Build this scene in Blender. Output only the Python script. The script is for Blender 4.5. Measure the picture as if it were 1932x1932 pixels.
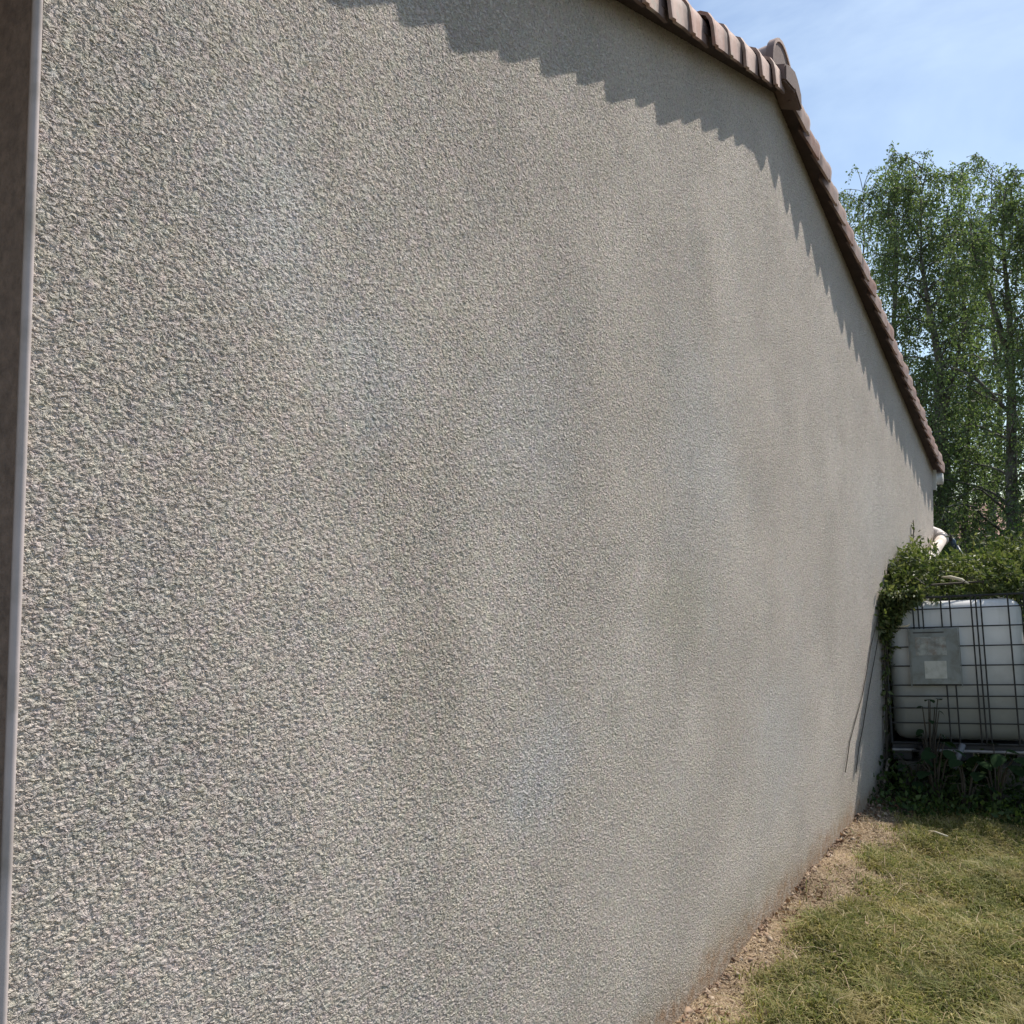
import bpy, bmesh, math, random
import numpy as np
from mathutils import Vector, Matrix, Euler

for o in list(bpy.data.objects):
    bpy.data.objects.remove(o)
SC = bpy.context.scene
COL = SC.collection
R = math.radians

# ------------------------------------------------------------------ camera
yaw, pitch, roll = 0.5983, 0.0505, 0.0105
CAM = Vector((1.2224, 0.0, 1.6))
fw = Vector((-math.sin(yaw)*math.cos(pitch), math.cos(yaw)*math.cos(pitch), math.sin(pitch)))
r0 = Vector((math.cos(yaw), math.sin(yaw), 0)); u0 = r0.cross(fw)
rt = r0*math.cos(roll) + u0*math.sin(roll); up = rt.cross(fw)
cd = bpy.data.cameras.new('camera'); cam = bpy.data.objects.new('camera', cd); COL.objects.link(cam)
cam.matrix_world = Matrix(((rt.x, up.x, -fw.x, CAM.x), (rt.y, up.y, -fw.y, CAM.y), (rt.z, up.z, -fw.z, CAM.z), (0, 0, 0, 1)))
cd.sensor_width = 36; cd.lens = 36*1600/1932; cd.clip_start = 0.02; cd.clip_end = 2000
SC.camera = cam

# ------------------------------------------------------------------ sky and sun
SUN = Vector((1.0, 2.7, 3.75)).normalized()
sun_el = math.asin(SUN.z); sun_az = math.atan2(SUN.x, SUN.y)
world = bpy.data.worlds.new('World'); SC.world = world; world.use_nodes = True
wn = world.node_tree.nodes; wl = world.node_tree.links
for n in list(wn): wn.remove(n)
sky = wn.new('ShaderNodeTexSky'); sky.sky_type = 'NISHITA'; sky.sun_disc = False
sky.sun_elevation = sun_el; sky.sun_rotation = sun_az
sky.air_density = 1.15; sky.dust_density = .5; sky.ozone_density = 1.0
tc = wn.new('ShaderNodeTexCoord')
mp = wn.new('ShaderNodeMapping'); mp.inputs['Scale'].default_value = (1.0, 1.0, 2.6)
cn = wn.new('ShaderNodeTexNoise'); cn.inputs['Scale'].default_value = 2.2; cn.inputs['Detail'].default_value = 6; cn.inputs['Roughness'].default_value = .6; cn.inputs['Distortion'].default_value = .4
cr = wn.new('ShaderNodeMapRange'); cr.inputs['From Min'].default_value = .42; cr.inputs['From Max'].default_value = .8
cr.inputs['To Min'].default_value = 0.02; cr.inputs['To Max'].default_value = .62
cmx = wn.new('ShaderNodeMix'); cmx.data_type = 'RGBA'; cmx.inputs[7].default_value = (6.2, 7.6, 8.8, 1)
bg = wn.new('ShaderNodeBackground'); bg.inputs['Strength'].default_value = 0.130
wo = wn.new('ShaderNodeOutputWorld')
wl.new(tc.outputs['Generated'], mp.inputs['Vector']); wl.new(mp.outputs['Vector'], cn.inputs['Vector'])
wl.new(cn.outputs['Fac'], cr.inputs['Value']); wl.new(cr.outputs['Result'], cmx.inputs[0])
wl.new(sky.outputs['Color'], cmx.inputs[6]); wl.new(cmx.outputs[2], bg.inputs['Color']); wl.new(bg.outputs['Background'], wo.inputs['Surface'])

sl = bpy.data.lights.new('sun', 'SUN'); sl.energy = 5.0; sl.angle = R(0.53); sl.color = (1.0, .93, .83)
so = bpy.data.objects.new('sun', sl); COL.objects.link(so); so.location = (6, 10, 20)
so.rotation_euler = (-SUN).to_track_quat('-Z', 'Y').to_euler()
vs = SC.view_settings; vs.view_transform = 'Standard'; vs.look = 'None'; vs.exposure = 0.17; vs.gamma = 1.0
try: vs.use_curve_mapping = False
except Exception: pass
SC.render.engine = 'CYCLES'
SC.cycles.feature_set = 'EXPERIMENTAL'
SC.cycles.dicing_rate = 1.0
SC.cycles.offscreen_dicing_scale = 8.0
SC.cycles.max_subdivisions = 12
SC.cycles.max_bounces = 6
SC.cycles.diffuse_bounces = 3
SC.cycles.transparent_max_bounces = 6

# ------------------------------------------------------------------ helpers
def tag(o, label=None, cat=None, group=None, kind=None):
    if label: o['label'] = label
    if cat: o['category'] = cat
    if group: o['group'] = group
    if kind: o['kind'] = kind
    return o

def thing(name, label, cat, loc=(0, 0, 0), group=None):
    o = bpy.data.objects.new(name, None); COL.objects.link(o); o.location = loc; o.empty_display_size = .1
    return tag(o, label, cat, group)

def link(name, me, parent=None, mat=None, smooth=False):
    o = bpy.data.objects.new(name, me); COL.objects.link(o)
    if mat and not me.materials: me.materials.append(mat)
    if smooth: me.polygons.foreach_set('use_smooth', [True]*len(me.polygons))
    if parent:
        o.parent = parent
        # parents are only ever placed by location: keep mesh data in world coordinates
        loc = parent.location.copy(); p = parent.parent
        while p: loc += p.location; p = p.parent
        o.location = -loc
    return o

class MB:
    """collects simple shapes; build() links them as one mesh object"""
    def __init__(s): s.v = []; s.f = []
    def add(s, vs, fs):
        k = len(s.v); s.v += [tuple(v) for v in vs]; s.f += [tuple(k+i for i in f) for f in fs]
    def box(s, c, d, rot=None, taper=1.0):
        x, y, z = d[0]/2, d[1]/2, d[2]/2
        vs = [Vector((sx*x*(taper if sz > 0 else 1), sy*y*(taper if sz > 0 else 1), sz*z)) for sz in (-1, 1) for sy in (-1, 1) for sx in (-1, 1)]
        if rot is not None: vs = [rot @ v for v in vs]
        vs = [v+Vector(c) for v in vs]
        s.add(vs, [(0, 2, 3, 1), (4, 5, 7, 6), (0, 1, 5, 4), (2, 6, 7, 3), (0, 4, 6, 2), (1, 3, 7, 5)])
    def tube(s, pts, rad, n=8, cap=True):
        pts = [Vector(p) for p in pts]
        if not isinstance(rad, (list, tuple)): rad = [rad]*len(pts)
        rings = []
        t0 = (pts[1]-pts[0]).normalized()
        a = t0.orthogonal().normalized()
        for i, p in enumerate(pts):
            t = (pts[min(i+1, len(pts)-1)]-pts[max(i-1, 0)]).normalized()
            a = (a-t*a.dot(t)).normalized(); b = t.cross(a)
            rings.append([p+(a*math.cos(2*math.pi*k/n)+b*math.sin(2*math.pi*k/n))*rad[i] for k in range(n)])
        vs = [v for r_ in rings for v in r_]
        fs = [(i*n+k, i*n+(k+1) % n, (i+1)*n+(k+1) % n, (i+1)*n+k) for i in range(len(pts)-1) for k in range(n)]
        if cap: fs += [tuple(reversed(range(n))), tuple((len(pts)-1)*n+k for k in range(n))]
        s.add(vs, fs)
    def build(s, name, mat, parent=None, smooth=False, bevel=0):
        me = bpy.data.meshes.new(name); me.from_pydata(s.v, [], s.f); me.update()
        if bevel:
            bm = bmesh.new(); bm.from_mesh(me)
            bmesh.ops.bevel(bm, geom=list(bm.edges), offset=bevel, segments=2, affect='EDGES', profile=.6)
            bm.to_mesh(me); bm.free()
        return link(name, me, parent, mat, smooth)

def np_mesh(name, V, F):
    """V (n,3) floats, F (m,k) ints"""
    me = bpy.data.meshes.new(name)
    V = np.asarray(V, dtype=np.float32); F = np.asarray(F, dtype=np.int32)
    me.vertices.add(len(V)); me.vertices.foreach_set('co', V.ravel())
    m, k = F.shape
    me.loops.add(m*k); me.loops.foreach_set('vertex_index', F.ravel())
    me.polygons.add(m); me.polygons.foreach_set('loop_start', np.arange(0, m*k, k, dtype=np.int32))
    me.update(calc_edges=True)
    return me

# ------------------------------------------------------------------ materials
def newmat(name):
    m = bpy.data.materials.new(name); m.use_nodes = True
    nt = m.node_tree
    return m, nt.nodes, nt.links, nt.nodes['Principled BSDF']
def nd(ns, t, **kw):
    n = ns.new(t)
    for k, v in kw.items():
        if k.startswith('i_'):
            n.inputs[k[2:].replace('_', ' ')].default_value = v
        else: setattr(n, k, v)
    return n
def ramp(ns, pts, interp='LINEAR'):
    n = ns.new('ShaderNodeValToRGB'); e = n.color_ramp.elements; n.color_ramp.interpolation = interp
    while len(e) < len(pts): e.new(.5)
    for q, (p, c) in zip(e, pts): q.position = p; q.color = (c[0], c[1], c[2], 1)
    return n
def mixc(ns, ls, fac, a, b, mode='MIX'):
    n = ns.new('ShaderNodeMix'); n.data_type = 'RGBA'; n.blend_type = mode
    for s, v in ((0, fac), (6, a), (7, b)):
        if isinstance(v, bpy.types.NodeSocket): ls.new(v, n.inputs[s])
        elif s == 0: n.inputs[0].default_value = v
        else: n.inputs[s].default_value = (v[0], v[1], v[2], 1)
    return n.outputs[2]
def mth(ns, ls, op, a, b=None, clamp=False):
    n = ns.new('ShaderNodeMath'); n.operation = op; n.use_clamp = clamp
    for i, v in enumerate((a, b)):
        if v is None: continue
        if isinstance(v, bpy.types.NodeSocket): ls.new(v, n.inputs[i])
        else: n.inputs[i].default_value = v
    return n.outputs[0]
def noise(ns, ls, vec, scale, detail=3, rough=.5, dist=0.0, out='Fac'):
    n = ns.new('ShaderNodeTexNoise'); n.inputs['Scale'].default_value = scale; n.inputs['Detail'].default_value = detail
    n.inputs['Roughness'].default_value = rough; n.inputs['Distortion'].default_value = dist
    if vec is not None: ls.new(vec, n.inputs['Vector'])
    return n.outputs[out]
def maprange(ns, ls, v, a, b, c=0.0, d=1.0, smooth=False):
    n = ns.new('ShaderNodeMapRange')
    if smooth: n.interpolation_type = 'SMOOTHSTEP'
    ls.new(v, n.inputs['Value'])
    for k, x in (('From Min', a), ('From Max', b), ('To Min', c), ('To Max', d)): n.inputs[k].default_value = x
    return n.outputs['Result']
def bump(ns, ls, h, strength, dist, bs):
    n = ns.new('ShaderNodeBump'); n.inputs['Strength'].default_value = strength; n.inputs['Distance'].default_value = dist
    ls.new(h, n.inputs['Height']); ls.new(n.outputs['Normal'], bs.inputs['Normal'])

def simple(name, base, rough=.6, var=.25, scale=8, bmp=0.0, bscale=60, metallic=0.0, dirt=None, dscale=3):
    m, ns, ls, b = newmat(name)
    g = ns.new('ShaderNodeNewGeometry'); pos = g.outputs['Position']
    n1 = noise(ns, ls, pos, scale, 5, .6)
    lo = [c*(1-var) for c in base]; hi = [min(1, c*(1+var)) for c in base]
    rp = ramp(ns, [(.3, lo), (.7, hi)]); ls.new(n1, rp.inputs[0])
    col = rp.outputs[0]
    if dirt:
        n2 = noise(ns, ls, pos, dscale, 6, .65)
        col = mixc(ns, ls, maprange(ns, ls, n2, .48, .68), col, dirt)
    ls.new(col, b.inputs['Base Color']); b.inputs['Roughness'].default_value = rough; b.inputs['Metallic'].default_value = metallic
    if bmp: bump(ns, ls, noise(ns, ls, pos, bscale, 4, .6), 1.0, bmp, b)
    return m

def stucco_mat():
    m, ns, ls, b = newmat('render_coat')
    g = ns.new('ShaderNodeTexCoord'); pos = g.outputs['Object']
    # relief: worm-like scraped grains, 5 to 12 mm
    mpn = ns.new('ShaderNodeMapping'); mpn.inputs['Scale'].default_value = (1, .85, 1.15); mpn.inputs['Rotation'].default_value = (R(25), 0, 0)
    ls.new(pos, mpn.inputs['Vector']); v = mpn.outputs['Vector']
    a = noise(ns, ls, v, 136, 3.5, .60, .7)
    c = noise(ns, ls, v, 50, 2, .5, .3)
    a2 = maprange(ns, ls, a, .36, .62, 0, 1, True)
    pit = maprange(ns, ls, noise(ns, ls, v, 19, 2, .5), .30, .24, 0, 1, True)
    h = mth(ns, ls, 'ADD', mth(ns, ls, 'MULTIPLY', a2, .72), mth(ns, ls, 'MULTIPLY', c, .45))
    h = mth(ns, ls, 'SUBTRACT', h, mth(ns, ls, 'MULTIPLY', pit, .6))
    fine = noise(ns, ls, pos, 420, 2, .6)
    h2 = mth(ns, ls, 'ADD', h, mth(ns, ls, 'MULTIPLY', fine, .20))
    dsp = ns.new('ShaderNodeDisplacement'); dsp.inputs['Midlevel'].default_value = .8; dsp.inputs['Scale'].default_value = .0030
    ls.new(h2, dsp.inputs['Height'])
    out = [n for n in ns if n.type == 'OUTPUT_MATERIAL'][0]
    ls.new(dsp.outputs[0], out.inputs['Displacement'])
    m.displacement_method = 'BOTH'
    wr = noise(ns, ls, v, 98, 2.5, .55, .9)
    wr2 = maprange(ns, ls, wr, .40, .60, 0, 1, True)
    zone = maprange(ns, ls, noise(ns, ls, pos, 2.2, 3, .6), .35, .65, .55, 1.15)
    bump(ns, ls, mth(ns, ls, 'MULTIPLY', wr2, zone), .95, .0034, b)
    # colour: greyish beige with pale bluish and warm blooms, faint vertical streaks
    big = noise(ns, ls, pos, 1.3, 3, .5, out='Fac')
    rp = ramp(ns, [(.30, (.560, .496, .442)), (.5, (.595, .528, .468)), (.72, (.620, .556, .498))]); ls.new(big, rp.inputs[0])
    col = rp.outputs[0]
    mb = noise(ns, ls, pos, 4.5, 4, .6)
    col = mixc(ns, ls, maprange(ns, ls, mb, .50, .75, 0, .30), col, (.45, .47, .47))
    mw = noise(ns, ls, pos, 2.7, 4, .6, .5)
    col = mixc(ns, ls, maprange(ns, ls, mw, .52, .74, 0, .38), col, (.46, .415, .355))
    def blob(y, z, ry, rz, nz_scale=2.6):
        sp_ = ns.new('ShaderNodeMapping'); sp_.vector_type = 'TEXTURE'; sp_.inputs['Location'].default_value = (0, y, z); sp_.inputs['Scale'].default_value = (1, ry, rz)
        ls.new(pos, sp_.inputs['Vector'])
        ln = ns.new('ShaderNodeVectorMath'); ln.operation = 'LENGTH'; ls.new(sp_.outputs['Vector'], ln.inputs[0])
        dd = mth(ns, ls, 'ADD', ln.outputs['Value'], mth(ns, ls, 'MULTIPLY', mth(ns, ls, 'SUBTRACT', noise(ns, ls, pos, nz_scale, 5, .65, .4), .5), 1.9))
        return maprange(ns, ls, dd, .05, 1.25, 1, 0, True)
    for (y, z, ry, rz, f_, cc) in ((1.0, 2.22,   .20, .22, .42, (.59, .60, .62)), (1.25, 2.0, .22, .20, .40, (.58, .59, .60)), (1.85, 1.92, .35, .30, .45, (.59, .59, .59)), (3.05, 2.0, .45, .55, .50, (.60, .59, .58)),
                                   (1.93, 1.02, .26, .20, .48, (.60, .61, .63)), (4.1, .75, .60, .45, .45, (.60, .59, .58)), (6.3, 1.9, .8, .5, .40, (.58, .56, .53)),
                                   (1.48, 1.30, .22, .34, .30, (.40, .34, .265)), (1.45, 1.72, .30, .16, .18, (.42, .38, .30)), (2.85, 1.43, .40, .18, .28, (.42, .41, .29)), (2.7, 2.25, .25, .30, .20, (.42, .38, .32)), (1.6, 2.1, .2, .3, .15, (.42, .38, .31)), (5.0, 1.45, .2, .5, .35, (.37, .33, .27))):
        bl_ = blob(y, z, ry, rz); col = mixc(ns, ls, mth(ns, ls, 'MULTIPLY', bl_, f_), col, cc)
    # streaks running down
    sm = ns.new('ShaderNodeMapping'); sm.inputs['Scale'].default_value = (1, 5.5, .35); ls.new(pos, sm.inputs['Vector'])
    st = noise(ns, ls, sm.outputs['Vector'], 1.6, 4, .6)
    col = mixc(ns, ls, maprange(ns, ls, st, .56, .76, 0, .10), col, (.42, .385, .345))
    # algae specks and small coloured grains
    sp = noise(ns, ls, pos, 55, 2, .5, out='Color')
    col = mixc(ns, ls, .13, col, sp, 'OVERLAY')
    gr = noise(ns, ls, pos, 230, 2, .6)
    col = mixc(ns, ls, maprange(ns, ls, gr, .3, .7, .0, .35), col, (.60, .54, .48))
    # grooves darkened: relief shadow painted into the colour along with settled grime
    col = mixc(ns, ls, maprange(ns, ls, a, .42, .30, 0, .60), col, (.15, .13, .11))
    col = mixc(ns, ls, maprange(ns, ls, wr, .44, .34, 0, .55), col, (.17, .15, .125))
    # soil splashed on the foot of the wall
    sx = ns.new('ShaderNodeSeparateXYZ'); ls.new(pos, sx.inputs[0])
    edge = mth(ns, ls, 'ADD', sx.outputs['Z'], mth(ns, ls, 'MULTIPLY', noise(ns, ls, pos, 5, 5, .65), -.30))
    spl = mth(ns, ls, 'MULTIPLY', maprange(ns, ls, edge, -.13, .00, .95, 0.0, True), maprange(ns, ls, noise(ns, ls, pos, 24, 5, .7), .38, .60, .25, 1))
    col = mixc(ns, ls, spl, col, (.37, .225, .145))
    edge2 = mth(ns, ls, 'ADD', sx.outputs['Z'], mth(ns, ls, 'MULTIPLY', noise(ns, ls, pos, 3, 4, .6), -.6))
    col = mixc(ns, ls, maprange(ns, ls, edge2, -.32, .02, .38, 0.0, True), col, (.36, .30, .20))
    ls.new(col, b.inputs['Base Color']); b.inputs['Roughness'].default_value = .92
    b.inputs['Specular IOR Level'].default_value = .25
    return m

def tile_mat():
    m, ns, ls, b = newmat('terracotta')
    g = ns.new('ShaderNodeNewGeometry'); pos = g.outputs['Position']
    oi = ns.new('ShaderNodeObjectInfo')
    rp = ramp(ns, [(0, (.33, .175, .135)), (.35, (.40, .235, .185)), (.7, (.45, .31, .26)), (1, (.36, .215, .175))]); ls.new(oi.outputs['Random'], rp.inputs[0])
    col = rp.outputs[0]
    n1 = noise(ns, ls, pos, 14, 5, .65)
    col = mixc(ns, ls, maprange(ns, ls, n1, .42, .72, 0, .75), col, (.54, .42, .38))
    n2 = noise(ns, ls, pos, 30, 5, .7)
    col = mixc(ns, ls, maprange(ns, ls, n2, .52, .72, 0, .6), col, (.22, .15, .125))
    n3 = noise(ns, ls, pos, 9, 4, .7)
    col = mixc(ns, ls, maprange(ns, ls, n3, .56, .70, 0, .6), col, (.36, .36, .30))
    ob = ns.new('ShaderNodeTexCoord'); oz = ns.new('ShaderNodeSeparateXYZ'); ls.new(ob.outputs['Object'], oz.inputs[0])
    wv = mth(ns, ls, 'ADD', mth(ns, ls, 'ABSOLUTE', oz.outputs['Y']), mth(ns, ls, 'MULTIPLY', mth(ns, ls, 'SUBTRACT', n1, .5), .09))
    col = mixc(ns, ls, maprange(ns, ls, wv, .115, .150, 0, .78), col, (.095, .062, .058))  # dark band at the upper end: shadow of the next tile's lip painted in
    ls.new(col, b.inputs['Base Color']); b.inputs['Roughness'].default_value = .85
    bump(ns, ls, noise(ns, ls, pos, 160, 4, .6), .8, .0015, b)
    return m

def leaf_mat(name, cols, rough=.45, trans=.45, tcol=None, patch=None):
    m, ns, ls, b = newmat(name)
    g = ns.new('ShaderNodeNewGeometry')
    k = len(cols)
    rp = ramp(ns, [(i/max(1, k-1), c) for i, c in enumerate(cols)])
    ls.new(g.outputs['Random Per Island'], rp.inputs[0])
    n1 = noise(ns, ls, g.outputs['Position'], 1.3, 3, .6)
    base_ = rp.outputs[0]
    for (pc, sc_, a_, b_) in (patch or []):
        base_ = mixc(ns, ls, maprange(ns, ls, noise(ns, ls, g.outputs['Position'], sc_, 4, .6), a_, b_, 0, .75), base_, pc)
    hs = ns.new('ShaderNodeHueSaturation'); ls.new(base_, hs.inputs['Color'])
    ls.new(maprange(ns, ls, n1, .3, .7, .75, 1.25), hs.inputs['Value'])
    ls.new(hs.outputs[0], b.inputs['Base Color']); b.inputs['Roughness'].default_value = rough; b.inputs['Specular IOR Level'].default_value = .22
    tr = ns.new('ShaderNodeBsdfTranslucent')
    tm = mixc(ns, ls, 1.0, hs.outputs[0], tcol or (1.5, 1.7, .7), 'MULTIPLY')
    ls.new(tm, tr.inputs['Color'])
    mx = ns.new('ShaderNodeMixShader'); mx.inputs[0].default_value = trans
    ls.new(b.outputs[0], mx.inputs[1]); ls.new(tr.outputs[0], mx.inputs[2])
    out = [n for n in ns if n.type == 'OUTPUT_MATERIAL'][0]; ls.new(mx.outputs[0], out.inputs['Surface'])
    return m

def ground_mat():
    m, ns, ls, b = newmat('soil')
    g = ns.new('ShaderNodeNewGeometry'); pos = g.outputs['Position']
    sx = ns.new('ShaderNodeSeparateXYZ'); ls.new(pos, sx.inputs[0])
    w = noise(ns, ls, pos, 3.0, 5, .65)
    edge = mth(ns, ls, 'ADD', sx.outputs['X'], mth(ns, ls, 'MULTIPLY', w, -.5))
    dry = maprange(ns, ls, edge, -.12, .08, 1, 0, True)
    n1 = noise(ns, ls, pos, 22, 6, .7)
    r1 = ramp(ns, [(.3, (.30, .215, .145)), (.55, (.43, .33, .235)), (.75, (.52, .42, .31))]); ls.new(n1, r1.inputs[0])
    r2 = ramp(ns, [(.3, (.065, .055, .03)), (.55, (.12, .105, .05)), (.75, (.19, .155, .08))]); ls.new(n1, r2.inputs[0])
    col = mixc(ns, ls, dry, r2.outputs[0], r1.outputs[0])
    sh = noise(ns, ls, pos, 120, 3, .6)
    col = mixc(ns, ls, maprange(ns, ls, sh, .55, .7, 0, .5), col, (.16, .10, .065))
    # leaf mould under tank and vine, painted further out to extend the tank's shadow
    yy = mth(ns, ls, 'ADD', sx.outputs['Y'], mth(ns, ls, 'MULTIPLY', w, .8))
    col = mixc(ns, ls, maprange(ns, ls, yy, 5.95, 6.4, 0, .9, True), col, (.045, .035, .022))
    col = mixc(ns, ls, maprange(ns, ls, noise(ns, ls, pos, 46, 4, .6), .52, .66, 0, .55), col, (.11, .07, .045))
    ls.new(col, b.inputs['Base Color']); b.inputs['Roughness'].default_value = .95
    hh = mth(ns, ls, 'ADD', n1, mth(ns, ls, 'MULTIPLY', sh, .4))
    bump(ns, ls, hh, 1.0, .03, b)
    return m

M = {}
M['stucco'] = stucco_mat()
M['tile'] = tile_mat()
M['brown'] = simple('brown_render', (.20, .148, .120), .9, .3, 60, .004, 150)
M['bead'] = simple('bead_plastic', (.47, .41, .40), .8, .08, 20, dirt=(.30, .265, .24), dscale=7)
M['mortar'] = simple('mortar', (.15, .125, .115), .9, .3, 20, .004, 60)
M['wood'] = simple('soffit_wood', (.06, .036, .032), .7, .3, 14, .002, 60)
M['pvc'] = simple('white_pvc', (.74, .66, .60), .35, .05, 10, dirt=(.50, .42, .35), dscale=9)
M['white'] = simple('white_paint', (.66, .65, .64), .5, .05, 10, dirt=(.4, .38, .34), dscale=5)
M['wire'] = simple('galvanised_wire', (.028, .028, .028), .6, .3, 30, metallic=.2)
M['plate'] = simple('plate_metal', (.20, .22, .225), .42, .12, 6, metallic=.4, dirt=(.13, .13, .12), dscale=9)
M['note'] = simple('faded_label', (.50, .50, .46), .7, .08, 30, dirt=(.38, .38, .33), dscale=20)
M['print'] = simple('faded_print', (.30, .31, .29), .7, .45, 26, dirt=(.22, .17, .14), dscale=22)
M['pallet'] = simple('pallet_plastic', (.035, .033, .035), .6, .3, 10)
M['steel'] = simple('grey_steel', (.24, .23, .22), .5, .2, 20, metallic=.3)
M['concrete'] = simple('concrete', (.16, .15, .13), .95, .25, 12, .004, 50, dirt=(.06, .06, .045), dscale=6)
M['beige'] = simple('beige_stone', (.56, .43, .31), .9, .1, 12, .002, 60)
M['blue'] = simple('blue_plastic', (.025, .05, .08), .4, .2, 20)
M['greyplastic'] = simple('grey_plastic', (.13, .135, .15), .45, .1, 12)
M['stakewood'] = simple('weathered_cane', (.30, .24, .19), .8, .2, 30)
M['driftwood'] = simple('bare_branch', (.62, .55, .42), .8, .15, 30)
M['bark'] = simple('bark', (.085, .078, .062), .9, .45, 9, .01, 30, dirt=(.18, .175, .155), dscale=5)
M['twig'] = simple('twig', (.055, .045, .032), .85, .3, 20)
M['farroof'] = simple('far_roof', (.42, .25, .20), .8, .25, 3)
M['farwall'] = simple('far_wall', (.66, .60, .52), .9, .08, 2)
M['farglass'] = simple('far_glass', (.04, .05, .06), .1, .1, 2)
M['farshutter'] = simple('far_shutter', (.30, .31, .29), .6, .1, 2)
M['soil'] = ground_mat()
M['birch'] = leaf_mat('birch_leaf', [(.07, .105, .045), (.105, .15, .06), (.13, .175, .08), (.18, .22, .12), (.09, .14, .09)], .5, .45, (1.4, 1.5, .85))
M['darkleaf'] = leaf_mat('dark_leaf', [(.022, .045, .016), (.04, .07, .022), (.065, .10, .03), (.09, .125, .04)], .45, .35)
M['vine'] = leaf_mat('vine_leaf', [(.04, .06, .022), (.08, .11, .035), (.12, .15, .05), (.22, .225, .12), (.055, .08, .032), (.15, .18, .06)], .45, .34, (1.35, 1.45, .8))
M['weed'] = leaf_mat('weed_leaf', [(.016, .032, .014), (.024, .045, .02)], .95, .2)
M['weed'].node_tree.nodes['Principled BSDF'].inputs['Specular IOR Level'].default_value = .03
M['grass'] = leaf_mat('grass_blade', [(.08, .11, .022), (.16, .19, .04), (.23, .23, .065), (.34, .29, .12), (.50, .41, .23), (.13, .16, .03), (.27, .25, .08), (.04, .055, .015)], .6, .34, (1.1, 1.15, .7), [((.38, .31, .15), 4.5, .51, .66), ((.135, .16, .04), 3.1, .54, .68), ((.05, .065, .02), 18, .56, .68)])
M['straw'] = leaf_mat('straw', [(.50, .40, .27), (.40, .29, .19), (.60, .50, .36), (.20, .13, .085), (.45, .36, .21)], .75, .2, (1.1, 1.0, .8))
M['deadleaf'] = leaf_mat('dead_leaf', [(.30, .17, .10), (.20, .11, .07), (.38, .26, .16), (.14, .08, .055)], .7, .2, (1.1, 1, .8))

def bottle_mat():
    m, ns, ls, b = newmat('milky_polyethylene')
    g = ns.new('ShaderNodeNewGeometry'); pos = g.outputs['Position']
    n1 = noise(ns, ls, pos, 3, 4, .6)
    rp = ramp(ns, [(.3, (.70, .70, .70)), (.7, (.80, .80, .80))]); ls.new(n1, rp.inputs[0])
    # colour grows darker and greener towards the tank's foot
    sx = ns.new('ShaderNodeSeparateXYZ'); ls.new(pos, sx.inputs[0])
    zz = mth(ns, ls, 'ADD', sx.outputs['Z'], mth(ns, ls, 'MULTIPLY', noise(ns, ls, pos, 5, 5, .65), .35))
    col = mixc(ns, ls, maprange(ns, ls, zz, 1.42, .60, 0, .86, True), rp.outputs[0], (.13, .135, .11))
    st = ns.new('ShaderNodeMapping'); st.inputs['Scale'].default_value = (9, 9, .8); ls.new(pos, st.inputs['Vector'])
    col = mixc(ns, ls, maprange(ns, ls, noise(ns, ls, st.outputs['Vector'], 1.5, 4, .6), .50, .75, 0, .35), col, (.25, .26, .22))
    ls.new(col, b.inputs['Base Color']); b.inputs['Roughness'].default_value = .35
    tr = ns.new('ShaderNodeBsdfTranslucent'); ls.new(col, tr.inputs['Color'])
    mx = ns.new('ShaderNodeMixShader'); mx.inputs[0].default_value = .05
    ls.new(b.outputs[0], mx.inputs[1]); ls.new(tr.outputs[0], mx.inputs[2])
    out = [n for n in ns if n.type == 'OUTPUT_MATERIAL'][0]; ls.new(mx.outputs[0], out.inputs['Surface'])
    return m
M['bottle'] = bottle_mat()

rng = np.random.default_rng(7); random.seed(7)

# ------------------------------------------------------------------ ground
def gz(x, y):
    """height of the ground"""
    return (0.012*np.sin(x*9+1.3*y)+0.010*np.sin(y*7.3-x*4)+.006*np.sin(23*x+17*y))*np.clip(1.6-np.abs(y-4)/6, 0, 1) \
        - 0.015 + .03*np.exp(-((x-.55)/.35)**2-((y-7.2)/.9)**2)*1.2
xs = np.concatenate([[-60, -30, -12, -4, -1], np.arange(-.3, 3.01, .04), [3.6, 5, 8, 14, 30, 60, 200]])
ys = np.concatenate([[-80, -30, -10, -3], np.arange(0, 9.01, .06), [9.6, 11, 14, 18, 25, 40, 80, 200, 500]])
GX, GY = np.meshgrid(xs, ys, indexing='ij'); GZ = gz(GX, GY)
far = (GX < -.5) | (GX > 4) | (GY > 10) | (GY < -2); GZ[far] = -.02
nx, ny = GX.shape
idx = np.arange(nx*ny).reshape(nx, ny)
F = np.stack([idx[:-1, :-1], idx[1:, :-1], idx[1:, 1:], idx[:-1, 1:]], -1).reshape(-1, 4)
gm = np_mesh('ground', np.stack([GX, GY, GZ], -1).reshape(-1, 3), F)
tag(link('ground', gm, None, M['soil'], True), kind='structure')

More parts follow.
